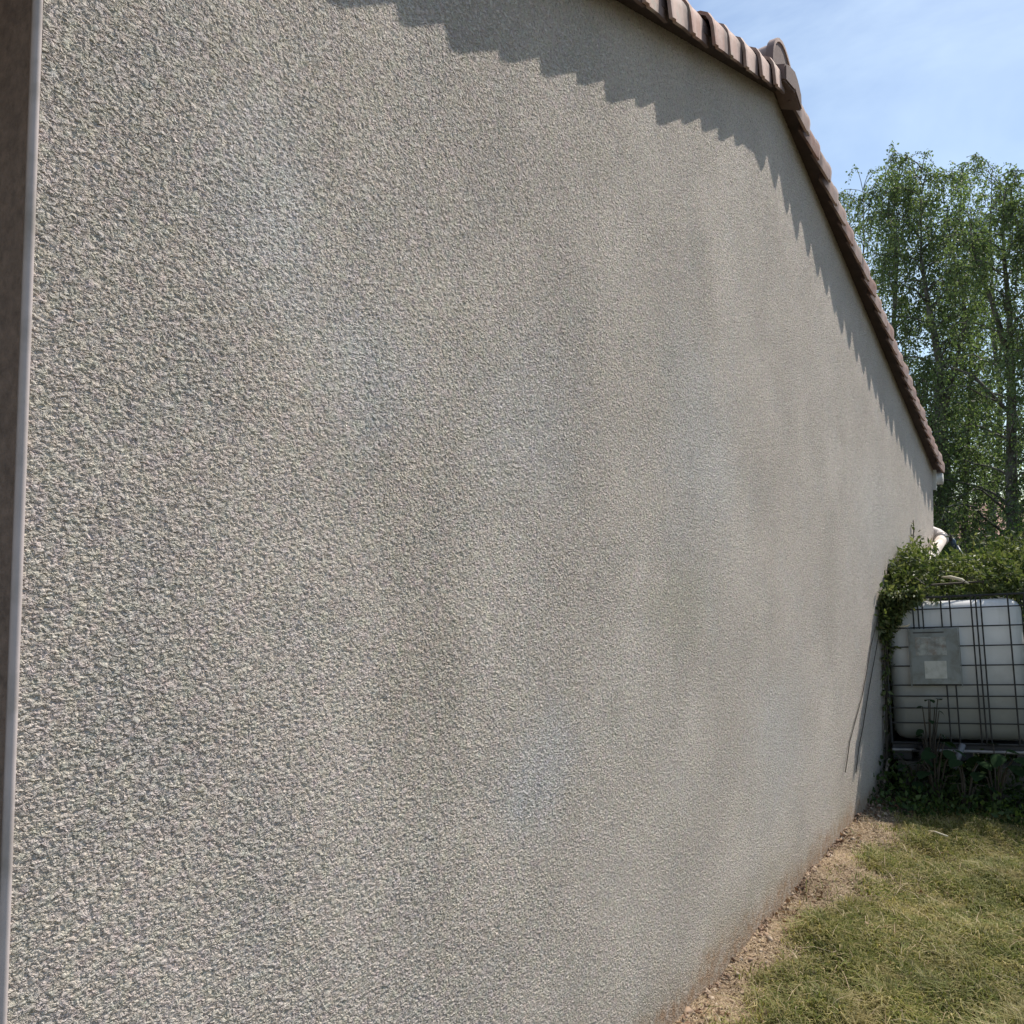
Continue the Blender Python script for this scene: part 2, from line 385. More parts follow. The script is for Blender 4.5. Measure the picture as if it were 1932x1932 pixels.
# ------------------------------------------------------------------ house
YR, HR, SL, YC, Y0 = 4.00, 3.847, .2834, 8.89, .59
def rake(y): return HR-SL*abs(y-YR)
house = thing('house', 'long gabled house with rough greige rendered wall and terracotta verge tiles', 'house', (0, 4, 0))
def gable():
    cols = [Y0+(YR-Y0)*i/14 for i in range(15)]+[YR+(YC-YR)*i/18 for i in range(1, 19)]
    nz = 14; V = []; F = []
    for y in cols:
        for j in range(nz+1): V.append((0, y, -.15+(rake(y)+.15)*j/nz))
    for i in range(len(cols)-1):
        for j in range(nz):
            a = i*(nz+1)+j; F.append((a, a+nz+1, a+nz+2, a+1))
    me = np_mesh('gable_wall', V, F)
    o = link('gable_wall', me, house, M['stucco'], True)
    md = o.modifiers.new('subdivision', 'SUBSURF'); md.subdivision_type = 'SIMPLE'; md.levels = 0; md.render_levels = 1
    o.cycles.use_adaptive_subdivision = True
    o['label'] = 'sunlit gable wall in rough greige render'
gable()
# body of the house behind the render coat, front wall in dark brown render
b = MB(); b.box((-.13, (Y0+YC)/2+.02, 1.1), (.24, YC-Y0-.03, 2.5)); b.build('wall_core', M['mortar'], house)
b = MB()
b.add([(-.002, Y0+.001, -.15), (-.002, Y0+.001, rake(Y0)), (-7, Y0+.001, rake(Y0)), (-7, Y0+.001, -.15)], [(0, 1, 2, 3)])
b.build('front_wall', M['brown'], house)
b = MB(); b.box((-3.5, YC-.02, 1.15), (6.995, .03, 2.6)); b.build('back_wall', M['farwall'], house)
b = MB(); b.box((-7.1, (Y0+YC)/2, 1.15), (.2, YC-Y0, 2.6)); b.build('side_wall', M['farwall'], house)
# corner bead: an L profile with a rounded nose
b = MB()
prof = [(-.0085, -.0030), (-.0030, -.0034), (0.0010, -.0026), (.0034, .000), (.0040, .003), (.0038, .0070), (.0015, .0070)]
ring = [(x, Y0+y) for x, y in prof]
zb, zt = -.15, rake(Y0)-.02
n = len(ring); vs_ = [(x, y, zb) for x, y in ring]+[(x+.001, y-.012, zt) for x, y in ring]
b.add(vs_, [(i, (i+1) % n, n+(i+1) % n, n+i) for i in range(n)])
b.build('corner_bead', M['bead'], house, True)

# porch in front of the brown wall: roof underside, posts and floor (beyond the left edge of the view)
b = MB(); b.box((-3.45, -.25, rake(Y0)-.12), (6.9, 1.62, .05)); b.build('porch_ceiling', M['wood'], house)
b = MB(); b.box((-1.9, -.25, 1.1), (.12, 1.6, 2.6)); b.build('porch_side_wall', M['brown'], house)
b = MB(); b.box((-3.5, -.3, .02), (6.9, 1.7, .07)); b.build('porch_floor', M['mortar'], house)

# roof: soffit strip, deck, verge tiles, ridge tiles, first rows of barrel tiles
OV = .101                                     # how far the verge tiles stand out from the wall
def slope_frame(side, s, x=0, up_=0):
    """point at distance s (metres down the slope) from the ridge; side -1 towards camera, +1 away"""
    c = 1/math.sqrt(1+SL*SL); sn = SL*c
    return Vector((x, YR+side*s*c-side*0*up_, HR-s*sn)) + Vector((0, side*sn, c))*up_
YE = {-1: 4.9/ (1/math.sqrt(1+SL*SL)), 1: (YC+.145-YR)*math.sqrt(1+SL*SL)}
for side in (-1, 1):
    L = YE[side]
    b = MB()
    A = [slope_frame(side, s, x, u) for s in (0, L-.03) for x in (OV-.022, -7.2) for u in (.0015, .028)]
    b.add(A, [(0, 1, 3, 2), (4, 6, 7, 5), (0, 4, 5, 1), (2, 3, 7, 6), (0, 2, 6, 4), (1, 5, 7, 3)])
    b.build('soffit_board', M['wood'], house)
    b = MB()
    V = []; nxs = 160
    for s in (0.05, L):
        for k in range(nxs+1):
            x = -.36-(6.8)*k/nxs; V.append(slope_frame(side, s, x, .085+.045*abs(math.sin(k*math.pi/4.8))))
    b.add(V, [(k, k+1, nxs+2+k, nxs+1+k) for k in range(nxs)])
    o = b.build('roof_tiles', M['tile'], house, True); o['kind'] = 'stuff'

def verge_tile_mesh(side):
    """a shell: vertical outer apron rolled over the top; lower end larger than the upper"""
    Lt = .245; prof = [(0.0, -.043, 0), (0.0, .02, 0), (-.004, .048, 0), (-.018, .074, 0), (-.045, .088, 0), (-.085, .092, 0), (-.125, .080, 0), (-.155, .062, 0), (-.165, .03, 0)]
    V = []; secs = [(0.0, 1.0), (.028, 1.0), (.032, .978), (.13, .965), (Lt, .93)]   # distance up the slope from lower end, size
    th = .013
    rows = []
    for s, k in secs:
        outer = []; inner = []
        for i, (x, u, _) in enumerate(prof):
            xx = -.080+(x+.080)*k-.105*max(0, s-.03)*max(0., 1-i/5.); uu = -.055+(u+.055)*(.90+.1*k) + (k-.975)*.3 + .11*max(0, s-.03)*max(0., 1-i/3.)
            outer.append((xx, uu))
        m = len(outer)
        for i, (x, u) in enumerate(outer):
            p = Vector(outer[max(i-1, 0)]); q = Vector(outer[min(i+1, m-1)]); t = (q-p).normalized(); nrm = Vector((t.y, -t.x))
            inner.append((x-nrm.x*th, u-nrm.y*th))
        rows.append((s, outer, inner))
    c = 1/math.sqrt(1+SL*SL); sn = SL*c
    def P(s, x, u): return Vector((x, -side*s*c+side*u*sn, s*sn+u*c))
    F = []; m = len(prof)
    for s, o_, i_ in rows:
        for x, u in o_: V.append(P(s, x, u))
        for x, u in i_: V.append(P(s, x, u))
    for r_ in range(len(rows)-1):
        a = r_*2*m; bb = a+2*m
        for i in range(m-1):
            F.append((a+i, a+i+1, bb+i+1, bb+i)); F.append((a+m+i+1, a+m+i, bb+m+i, bb+m+i+1))
        F.append((a, bb, bb+m, a+m)); F.append((a+m-1, a+2*m-1, bb+2*m-1, bb+m-1))
    for i in range(m-1):
        F.append((i+1, i, m+i, m+i+1)); e = (len(rows)-1)*2*m; F.append((e+i, e+i+1, e+m+i+1, e+m+i))
    me = bpy.data.meshes.new('tile'); me.from_pydata([tuple(v) for v in V], [], F); me.update()
    bm = bmesh.new(); bm.from_mesh(me); bmesh.ops.recalc_face_normals(bm, faces=bm.faces); bm.to_mesh(me); bm.free()
    for p in me.polygons: p.use_smooth = True
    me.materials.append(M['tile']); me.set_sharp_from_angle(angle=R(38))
    return me
def barrel_mesh(side):
    Lt = .46; V = []; F = []; m = 9; secs = [(0, .088), (Lt, .07)]; c = 1/math.sqrt(1+SL*SL); sn = SL*c
    for s, r_ in secs:
        for rr in (r_, r_-.012):
            for i in range(m):
                a = math.pi*i/(m-1); x = rr*math.cos(a); u = rr*math.sin(a)*.9+(0.0 if s else .018)
                V.append((x, -side*s*c+side*u*sn, s*sn+u*c))
    for i in range(m-1):
        F += [(i, i+1, 2*m+i+1, 2*m+i), (m+i+1, m+i, 3*m+i, 3*m+i+1), (i+1, i, m+i, m+i+1)]
    F += [(0, 2*m, 3*m, m), (m-1, 2*m-1, 4*m-1, 3*m-1)]
    me = bpy.data.meshes.new('tile'); me.from_pydata(V, [], F); me.update()
    bm = bmesh.new(); bm.from_mesh(me); bmesh.ops.recalc_face_normals(bm, faces=bm.faces); bm.to_mesh(me); bm.free()
    for p in me.polygons: p.use_smooth = True
    me.materials.append(M['tile']); me.set_sharp_from_angle(angle=R(50))
    return me
PITCH = .1925*math.sqrt(1+SL*SL)
for side in (-1, 1):
    vm = verge_tile_mesh(side); bm_ = barrel_mesh(side)
    L = YE[side]; k = 0; s = .30
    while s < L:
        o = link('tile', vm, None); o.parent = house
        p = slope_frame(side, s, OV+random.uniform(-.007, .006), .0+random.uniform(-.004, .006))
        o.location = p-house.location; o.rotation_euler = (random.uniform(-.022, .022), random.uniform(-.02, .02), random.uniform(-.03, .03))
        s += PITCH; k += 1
    s = .48
    while s < L:
        o = link('tile', bm_, None); o.parent = house
        p = slope_frame(side, s, OV-.30, .105); o.location = p-house.location
        o.rotation_euler = (0, 0, random.uniform(-.02, .02)); s += .385
# ridge tiles: large half-round caps laid along the ridge towards the house's far side
def ridge_mesh():
    V = []; F = []; m = 13; secs = [(0.0, .170), (.035, .170), (.04, .155), (.45, .135)]
    for s, r_ in secs:
        for rr in (r_, r_-.016):
            for i in range(m):
                a = math.radians(-8+196*i/(m-1)); V.append((-s, -rr*math.cos(a)*1.0, rr*math.sin(a)*1.08))
    n_ = len(secs)
    for r_ in range(n_-1):
        a0 = r_*2*m; b0 = a0+2*m
        for i in range(m-1):
            F += [(a0+i, a0+i+1, b0+i+1, b0+i), (a0+m+i+1, a0+m+i, b0+m+i, b0+m+i+1)]
        F += [(a0, b0, b0+m, a0+m), (a0+m-1, a0+2*m-1, b0+2*m-1, b0+m-1)]
    for i in range(m-1): F.append((i+1, i, m+i, m+i+1))
    me = bpy.data.meshes.new('ridge_tile'); me.from_pydata(V, [], F); me.update()
    bm = bmesh.new(); bm.from_mesh(me); bmesh.ops.recalc_face_normals(bm, faces=bm.faces); bm.to_mesh(me); bm.free()
    for p in me.polygons: p.use_smooth = True
    me.materials.append(M['tile']); me.set_sharp_from_angle(angle=R(40)); return me
rm = ridge_mesh()
for k in range(17):
    o = link('ridge_tile', rm, None); o.parent = house
    o.location = Vector((.052-.40*k, YR, HR+.055))-house.location; o.rotation_euler = (0, R(-2.0), 0)
b = MB(); q_ = [(.040, YR-.150*math.cos(math.pi*i/14), HR+.04+.185*math.sin(math.pi*i/14)) for i in range(15)]; b.add(q_, [tuple(range(15))]); b.build('end_disc', M['tile'], house)
# folded end piece that closes the verge at the apex
b = MB()
z0 = HR-.055
pr = [(-.16, -.050), (-.16, .030), (-.08, .060), (-.01, .070), (.05, .045), (.10, .0), (.11, -.080), (.0, -.030)]
va = [(OV+.006, YR+y, HR+z) for y, z in pr]; vb = [(OV-.10, YR+y*.9, HR+z+.035) for y, z in pr]
n = len(pr); b.add(va+vb, [(7, 6, 5, 4), (7, 4, 3, 2), (7, 2, 1, 0), (15, 12, 13, 14), (15, 10, 11, 12), (15, 8, 9, 10)]+[(i, (i+1) % n, n+(i+1) % n, n+i) for i in range(n)])
o = b.build('ridge_end_tile', M['tile'], house); 
bm = bmesh.new(); bm.from_mesh(o.data); bmesh.ops.recalc_face_normals(bm, faces=bm.faces)
bmesh.ops.bevel(bm, geom=list(bm.edges), offset=.008, segments=2, affect='EDGES'); bm.to_mesh(o.data); bm.free()
# white fascia and gutter at the back eave
b = MB(); b.box((-3.5, YC+.045, rake(YC)-.10), (7.05, .022, .20)); b.build('fascia_board', M['white'], house)
b = MB()
b.tube([(OV-.03, YC+.115, rake(YC)-.09), (-7, YC+.115, rake(YC)-.11)], .055, 12); b.build('gutter', M['white'], house, True)
# downpipe behind the corner, its elbow and the long pipe that leads the water to the tank
b = MB(); b.tube([(-.12, YC+.10, rake(YC)-.12), (-.12, YC+.10, 1.92)], .05, 14, False); b.build('downpipe', M['pvc'], house, True)
el = [Vector((-.12, YC+.10, 1.93)), Vector((-.09, YC+.10, 1.885)), Vector((-.03, YC+.09, 1.865)), Vector((.03, YC+.07, 1.84)), Vector((.065, YC+.02, 1.812)), Vector((.075, YC-.05, 1.79))]
b = MB(); b.tube(el, .052, 16, False); b.build('pipe_elbow', M['pvc'], house, True)
b = MB(); b.tube([(.074, YC-.02, 1.797), (.075, YC-.085, 1.783)], .062, 16); b.build('pipe_collar', M['pvc'], house, True)
b = MB(); b.tube([(.0752, YC-.04, 1.7915), (.0752, YC-.052, 1.7885)], .066, 16); b.build('rubber_ring', M['pallet'], house, True)
b = MB(); b.tube([(.075, YC-.07, 1.785), (.10, 7.9, 1.60), (.16, 7.2, 1.44)], .048, 16); b.build('rain_pipe', M['pvc'], house, True)

# blue hose coupling hanging beside the elbow
t = thing('hose_coupling', 'small dark blue hose coupling hung beside the white pipe elbow', 'hose fitting', (.20, YC-.1, 1.7))
b = MB(); b.tube([(.15, YC-.02, 1.81), (.165, YC-.03, 1.77), (.18, YC-.05, 1.72)], [.018, .026, .022], 10); b.build('coupling_body', M['blue'], t, True)
b = MB(); b.tube([(.205, YC-.06, 1.72), (.23, YC-.1, 1.68), (.27, YC-.15, 1.62), (.28, YC-.2, 1.52), (.27, YC-.25, 1.42)], .014, 8); b.build('hose', M['blue'], t, True)
b = MB(); b.tube([(.155, YC-.03, 1.84), (.15, YC-.05, 1.77)], .016, 8); b.build('clip', M['wire'], t, True)

# ------------------------------------------------------------------ water tank in its cage
tank = thing('water_tank', 'white cubic water tank in a dark wire cage, beside the wall under the vine', 'water tank', (.075, 6.44, .33))
ta, tb = R(8.0), R(4.6)
ex = Vector((math.cos(ta)*math.cos(tb), math.sin(ta)*math.cos(tb), math.sin(tb)))
ez = Vector((-math.sin(R(3.4)), 0.02, math.cos(R(3.4)))).normalized()
ey = ez.cross(ex).normalized()
TO = Vector((.062, 6.42, .33))
def T(x, y, z): return TO+ex*x+ey*y+ez*z
CW, CD, CH = .862, 1.12, .975
# bottle: rounded box
bm = bmesh.new(); bmesh.ops.create_cube(bm, size=1)
for v in bm.verts: v.co = Vector((v.co.x*(CW-.03), v.co.y*(CD-.04), v.co.z*(CH-.03)))
bmesh.ops.bevel(bm, geom=list(bm.edges), offset=.085, segments=6, affect='EDGES', profile=.5)
for v in bm.verts:
    v.co = T(v.co.x+CW/2, v.co.y+CD/2+.005, v.co.z+CH/2-.005)
me = bpy.data.meshes.new('bottle'); bm.to_mesh(me); bm.free()
link('bottle', me, tank, M['bottle'], True)
b = MB(); b.tube([T(CW/2, CD/2, CH-.02), T(CW/2, CD/2, CH+.04)], .09, 20); b.build('screw_cap', M['pallet'], tank, True)
zrows = [0.0, .135, .235, .315, .39, .52, .65, .78, .905, .985]
for k, z in enumerate(zrows):
    rr = .0085 if z > .98 else .0048
    if k in (0,): rr = .008
    b = MB(); w_ = 0.0 if 0 < k < 9 else 0
    b.tube([T(0, -.012, z), T(CW, -.012, z), T(CW, CD, z), T(0, CD, z), T(0, -.012, z)], rr, 6, False); b.build('cage_ring', M['wire'], tank)
xcols = [0.0, .19, .222, .25, .365, .42, .548, .577, .606, .765, CW]
for x in xcols:
    spans = [(0, .985)]
    if x in (.19, .222, .25): spans = [(.77, .985)]
    if x in (.365, .42): spans = [(.78, .985), (0, .39)]
    for a, c in spans:
        b = MB(); b.tube([T(x, -.019, a), T(x, -.019, c)], .0052 if x not in (0.0, CW) else .0085, 6); b.build('cage_bar', M['wire'], tank)
for y in [i*CD/6 for i in range(1, 7)]:
    for x in (-.008, CW+.008):
        b = MB(); b.tube([T(x, y, 0), T(x, y, .985)], .0048, 6); b.build('cage_bar', M['wire'], tank)
for y in [i*CD/4 for i in range(1, 4)]:
    b = MB(); b.tube([T(0, y, .99), T(CW, y, .99)], .008, 6); b.build('cage_bar', M['wire'], tank)
b = MB(); b.box((0, 0, 0), (.30, .006, .375)); 
b.v = [tuple(T(v[0]+.305, v[1]-.030, v[2]+.585)) for v in b.v]; pl = b.build('label_plate', M['plate'], tank, bevel=.0015)
b = MB(); b.box((0, 0, 0), (.135, .0016, .118)); b.v = [tuple(T(v[0]+.305+.5*v[2]*.03, v[1]-.0345, v[2]+.495)) for v in b.v]; b.build('paper_label', M['note'], pl)
b = MB(); b.box((0, 0, 0), (.19, .0016, .125)); b.v = [tuple(T(v[0]+.285, v[1]-.0345, v[2]+.655)) for v in b.v]; b.build('printed_label', M['print'], pl)
b = MB(); b.box((0, 0, 0), (.19, .0018, .008)); b.v = [tuple(T(v[0]+.275, v[1]-.0345, v[2]+.747)) for v in b.v]; b.build('slot', M['pallet'], pl)
for sx_ in (-1, 1):
    b = MB(); b.box((0, 0, 0), (.006, .012, .40)); b.v = [tuple(T(v[0]+.305+sx_*.155, v[1]-.028, v[2]+.58)) for v in b.v]; b.build('plate_edge', M['plate'], tank)
# pallet
b = MB(); b.tube([T(.0, -.03, -.045), T(CW, -.03, -.045)], .011, 8); b.build('base_rail', M['steel'], tank)
for x in (.0, CW/2-.06, CW-.12):
    b = MB(); b.box((0, 0, 0), (.12, .12, .08)); b.v = [tuple(T(v[0]+x+.06, v[1]+.05, v[2]-.075)) for v in b.v]; b.build('foot', M['pallet'], tank, bevel=.006)
b = MB(); b.box((0, 0, 0), (CW, CD, .025)); b.v = [tuple(T(v[0]+CW/2, v[1]+CD/2, v[2]-.025)) for v in b.v]; b.build('base_tray', M['pallet'], tank)
b = MB(); b.tube([T(.17, -.02, -.03), T(.19, -.05, -.06), T(.19, -.06, -.1)], .03, 12); b.tube([T(.12, -.06, -.045), T(.26, -.06, -.045)], .008, 8); b.build('tap', M['pallet'], tank, True)

# blocks that carry the tank
cb0 = None
for lab, (x, y, z) in (('rough concrete block under the left front of the water tank', (.19, 6.62, .07)), ('rough concrete block under the right front of the water tank', (.78, 6.72, .07)),
                       ('rough concrete block under the left back of the water tank', (.07, 7.35, .07)), ('rough concrete block under the right back of the water tank', (.72, 7.45, .07))):
    b = MB(); hgt = .21+ (x-.1)*.08
    b.box((x, y, z+.03), (.2, .34, hgt)); o = b.build('concrete_block', M['concrete'], None, bevel=.008)
    tag(o, lab, 'block', 'concrete blocks carrying the tank')

# cane, grey tube, beige block, pale bare branch
b = MB(); b.tube([(.018, 6.27, -.02), (.034, 6.31, .12), (.052, 6.34, .235)], [.010, .009, .008], 8)
tag(b.build('stake', M['stakewood'], None, True), 'thin weathered stake leaning in the corner between wall and tank', 'stake')
b = MB(); b.tube([(.455, 6.30, .232), (.505, 6.36, .385)], .019, 12)
tag(b.build('plastic_tube', M['greyplastic'], None, True), 'short grey plastic tube hanging slanted under the water tank', 'tube')
b = MB(); b.box((.84, 7.55, 1.60), (.16, .12, .09), Euler((.1, .25, .3)).to_matrix())
tag(b.build('stone_block', M['beige'], None, bevel=.012), 'pale beige block sticking out of the vine behind the tank', 'block')
b = MB(); b.tube([(.36, 6.62, 1.475), (.42, 6.58, 1.478), (.49, 6.56, 1.462), (.535, 6.55, 1.435)], [.005, .0115, .010, .004], 8)
tag(b.build('bare_branch', M['driftwood'], None, True), 'short pale bare branch lying across the vine above the tank', 'branch')
b = MB(); b.tube([(.098, 6.36, 1.135), (.14, 6.37, 1.137), (.175, 6.36, 1.142), (.195, 6.36, 1.158)], [.004, .008, .008, .004], 6)
tag(b.build('dry_pod', M['driftwood'], None, True), 'pale dry curled leaf stalk hanging at the tank corner below the vine', 'leaf')
b = MB(); b.tube([(.40, 5.55, .01), (.45, 5.50, .03), (.52, 5.48, .022)], .005, 6)
tag(b.build('twig', M['driftwood'], None, True), 'short pale twig lying on the grass in front of the tank', 'twig')

# ------------------------------------------------------------------ foliage
def leaves_np(P, D, L, W, fold=.25, seed=0):
    """diamond leaves: P base points, D unit directions, L lengths, W widths -> verts, tris"""
    r = np.random.default_rng(seed); n = len(P)
    A = r.normal(size=(n, 3)); A -= (A*D).sum(1, keepdims=True)*D; A /= np.linalg.norm(A, axis=1, keepdims=True)+1e-9
    N = np.cross(D, A)
    m = P+D*(L*.42)[:, None]
    l = m+A*(W*.5)[:, None]+N*(W*fold)[:, None]; rr_ = m-A*(W*.5)[:, None]+N*(W*fold)[:, None]
    tip = P+D*L[:, None]
    V = np.stack([P, l, tip, rr_], 1).reshape(-1, 3)
    k = np.arange(n)*4
    F = np.concatenate([np.stack([k, k+1, k+2], 1), np.stack([k, k+2, k+3], 1)])
    return V, F

def unit(a): return a/(np.linalg.norm(a, axis=-1, keepdims=True)+1e-9)

def birch(name, label, x, y, H, seed, trunk_pts=None, rad=.11, limbs=54, spread=1.7, zlo=.22, dens=1.0, weep=1.0, leafs=.052, mat='birch', group='birch trees beyond the house', cat='tree', skip=None):
    r = np.random.default_rng(seed)
    t = thing(name, label, cat, (x, y, 0), group)
    if trunk_pts is None:
        trunk_pts = [(0, 0, -.1)]; cx = cy = 0
        for k in range(1, 9):
            cx += r.normal(0, .09); cy += r.normal(0, .09); trunk_pts.append((cx, cy, H*.93*k/8))
    tp = np.array(trunk_pts, float)+np.array([x, y, 0]); zt = tp[:, 2]
    tp[:, 2] = np.minimum(tp[:, 2], H*.93); tp = tp[np.concatenate([[True], np.diff(tp[:, 2]) > .01])]; zt = tp[:, 2]; b = MB(); nR = len(tp); b.tube([tuple(p) for p in tp], [max(.006, rad*(1-.97*i/(nR-1))) for i in range(nR)], 9); b.build('trunk', M['bark'], t, True)
    def tr(z): return np.array([np.interp(z, zt, tp[:, 0]), np.interp(z, zt, tp[:, 1]), z])
    lb = MB(); tw = MB(); P = []; D = []
    for i in range(limbs):
        u = (i+r.random())/limbs; z = H*(zlo+(.935-zlo)*u)
        az = i*2.4+r.normal(0, .3); L = spread*(1-.50*u**2)*r.uniform(.65, 1.1)
        rise = r.uniform(.5, 1.2)
        p0 = tr(z); n = 7; pts = [p0]
        for k in range(1, n):
            q = k/(n-1)
            zz = L*(rise*q-.75*rise*weep*q**2.4)
            pts.append(p0+np.array([math.cos(az)*L*q, math.sin(az)*L*q, zz])+r.normal(0, .035, 3)*L*q)
            az += r.normal(0, .10)
        pts = np.array(pts)
        lb.tube([tuple(p) for p in pts], [max(.006, rad*.24*(1-u*.7)*(1-.85*k/(n-1))) for k in range(n)], 5, False)
        ns = int(r.integers(11, 18)*dens*r.choice([.25, .8, 1.3, 1.6]))+1
        for j in range(ns):
            q = r.uniform(.22, 1.0); f_ = q*(n-1); a = min(int(f_), n-2); s0 = pts[a]*(1-(f_-a))+pts[a+1]*(f_-a)
            ll = r.uniform(.4, 1.5)*(1.0 if weep > .5 else .6)*(.7+.5*(1-u))
            m = 6; d0 = unit(r.normal(0, 1, 3)*np.array([1, 1, .35])+np.array([math.cos(az), math.sin(az), .3])*.5)
            sp = [s0]; dd = d0
            for k in range(m):
                dd = unit(dd*(.70)+np.array([0, 0, -.62*weep])+r.normal(0, .17, 3)); sp.append(sp[-1]+dd*ll/m)
            sp = np.array(sp)
            if r.random() < .6: tw.tube([tuple(p) for p in sp[::2]], [.0055, .004, .0035, .002][:len(sp[::2])], 3, False)
            nl = int(ll*r.uniform(26, 44))
            qq = r.uniform(.02, 1, nl)*m; aa = np.minimum(qq.astype(int), m-1); fr = (qq-aa)[:, None]
            pp = sp[aa]*(1-fr)+sp[aa+1]*fr
            P.append(pp+r.normal(0, .035, pp.shape)); D.append(unit(r.normal(0, .8, pp.shape)+np.array([0, 0, -.55])))
    for i in range(9 if weep > .5 else 0):
        az = r.uniform(0, 6.28); s0 = tr(H*r.uniform(.80, .93)); rr2 = r.uniform(.25, .75); hh = r.uniform(.35, .8)
        sp = np.array([s0+np.array([math.cos(az)*rr2*q, math.sin(az)*rr2*q, hh*(2.6*q-2.3*q*q)]) for q in np.linspace(0, 1.15, 8)])
        tw.tube([tuple(p) for p in sp], [.009, .008, .007, .006, .005, .004, .003, .002], 3, False)
        nl = 34; qq = r.uniform(2, 7, nl); aa = np.minimum(qq.astype(int), 6); fr = (qq-aa)[:, None]
        pp = sp[aa]*(1-fr)+sp[aa+1]*fr; P.append(pp+r.normal(0, .03, pp.shape)); D.append(unit(r.normal(0, .8, pp.shape)+np.array([0, 0, -.6])))
    lb.build('limbs', M['bark'], t, True)
    tw.build('twigs', M['twig'], t)['kind'] = 'stuff'
    P = np.concatenate(P); D = np.concatenate(D)
    n = len(P); L = r.uniform(.65, 1.25, n)*leafs*1.05; V, F = leaves_np(P, D, L, L*r.uniform(.6, .85, n), .2, seed)
    o = link('crown', np_mesh('crown', V, F), t, M[mat]); o['kind'] = 'stuff'
    return t

# trees beyond the house, each with its own trunk and crown
birch('birch_tree', 'tall weeping birch with its sparse arching top shoots nearest the roof', -1.95, 18.0, 10.1, 11,
      [(0, 0, -.1), (.02, 0, 1.5), (-.03, 0, 3), (.05, .1, 4.5), (.0, .1, 6), (.1, 0, 7.4), (.05, 0, 8.8), (.2, 0, 9.9)], .11, 50, 1.35, .15)
birch('birch_tree', 'weeping birch with the thick forking grey trunk in the middle of the row', -.93, 17.0, 9.5, 12,
      [(.1, 0, -.1), (.08, 0, 1.2), (.0, 0, 3), (-.06, 0, 4.4), (-.05, 0, 5.2), (-.22, 0, 6.3), (-.33, 0, 7.2), (-.30, 0, 8.4)], .155, 50, 1.35, .12)
birch('birch_tree', 'weeping birch with a dark straight trunk at the right edge', .18, 16.0, 8.4, 13,
      [(.05, 0, -.1), (.02, 0, 1.2), (.0, 0, 3), (.03, 0, 4.4), (.02, 0, 5.6), (-.05, 0, 6.8), (-.02, 0, 8.5)], .13, 50, 1.4, .15)
birch('birch_tree', 'slender weeping birch half hidden behind the roof edge', -3.2, 20.5, 10.9, 14, None, .10, 44, 1.5, .12)
birch('birch_tree', 'thin leaning birch stem between two thicker trunks', -.75, 18.6, 9.9, 15,
      [(.0, 0, -.1), (-.05, 0, 2), (.05, 0, 4), (.12, 0, 5.6), (-.02, 0, 6.8), (-.3, 0, 8.6)], .075, 46, 1.2, .3, .9)
birch('birch_tree', 'birch farthest back with pale leaves against the sky', -.8, 24.0, 12.4, 16, None, .12, 50, 2.0, .1)
birch('birch_tree', 'weeping birch standing just past the right edge of the row', 1.55, 15.5, 8.4, 17, None, .13, 40, 1.6, .15)
def fork(tree_pts, rads, parent):
    b = MB(); b.tube(tree_pts, rads, 7); b.build('fork_limb', M['bark'], parent, True)
tA = [o for o in COL.objects if o.name == 'birch_tree.001'][0]
fork([(-.93, 17.0, 4.2), (-.72, 17, 5.1), (-.52, 16.95, 5.9), (-.60, 16.95, 6.6)], [.06, .045, .03, .008], tA)
tC = [o for o in COL.objects if o.name == 'birch_tree.002'][0]
fork([(.18, 16.0, 4.9), (-.05, 16, 5.9), (-.28, 15.95, 6.7), (-.38, 15.95, 7.5)], [.055, .04, .025, .007], tC)
fork([(.18, 16.0, 4.0), (-.35, 16, 4.7), (-.75, 15.95, 4.9)], [.035, .025, .012], tC)

# dark bushes below the birches
def bush(label, x, y, H, wx, wy, seed, mat='darkleaf', name='bush', n=9000, leaf=.055, group='dark bushes under the birches', zmin=.1):
    r = np.random.default_rng(seed); t = thing(name, label, 'bush', (x, y, 0), group)
    cl = r.uniform(-1, 1, (46, 3)); cl[:, 2] = r.uniform(0, 1, 46)
    cl = cl[(cl[:, 0]**2+cl[:, 1]**2+(cl[:, 2]*.9)**2) < 1.1]
    C = np.stack([x+cl[:, 0]*wx*.8, y+cl[:, 1]*wy*.8, zmin+cl[:, 2]*(H-zmin-.25)+.1], 1)
    k = r.integers(0, len(C), n); sz = r.uniform(.18, .42, len(C))[k]
    d = unit(r.normal(size=(n, 3))); P = C[k]+d*(sz*r.uniform(.3, 1.05, n)**.6)[:, None]*np.array([1, 1, .9])
    P[:, 2] = np.maximum(P[:, 2], .03)
    L = r.uniform(.6, 1.2, n)*leaf
    V, F = leaves_np(P, unit(d+r.normal(0, .6, d.shape)+np.array([0, 0, -.2])), L, L*.55, .2, seed)
    o = link('foliage', np_mesh('foliage', V, F), t, M[mat]); o['kind'] = 'stuff'
    b = MB()
    for i in range(14):
        c = C[i % len(C)]; b.tube([(x+r.normal(0, .08), y+r.normal(0, .08), -.03), tuple((np.array([x, y, 0])+c)/2+np.array([0, 0, .1])), tuple(c)], [.022, .014, .006], 5)
    b.build('stems', M['twig'], t)
    return t
bush('dark dense bush close behind the house corner', -1.15, 13.0, 3.0, 1.1, 1.0, 21, n=15000)
bush('dark dense bush filling the gap below the middle birch', -.1, 13.6, 2.0, .9, .9, 22, n=10000)
bush('dark bush at the right edge below the birches', .9, 12.6, 2.5, .9, .9, 23, n=12000)
bush('taller dark bush farther back between the trunks', -1.9, 15.5, 4.2, 1.1, 1.0, 24, n=12000)
bush('loose dark bush farther back at the right', .95, 15.0, 3.4, .75, .9, 25, n=7000)

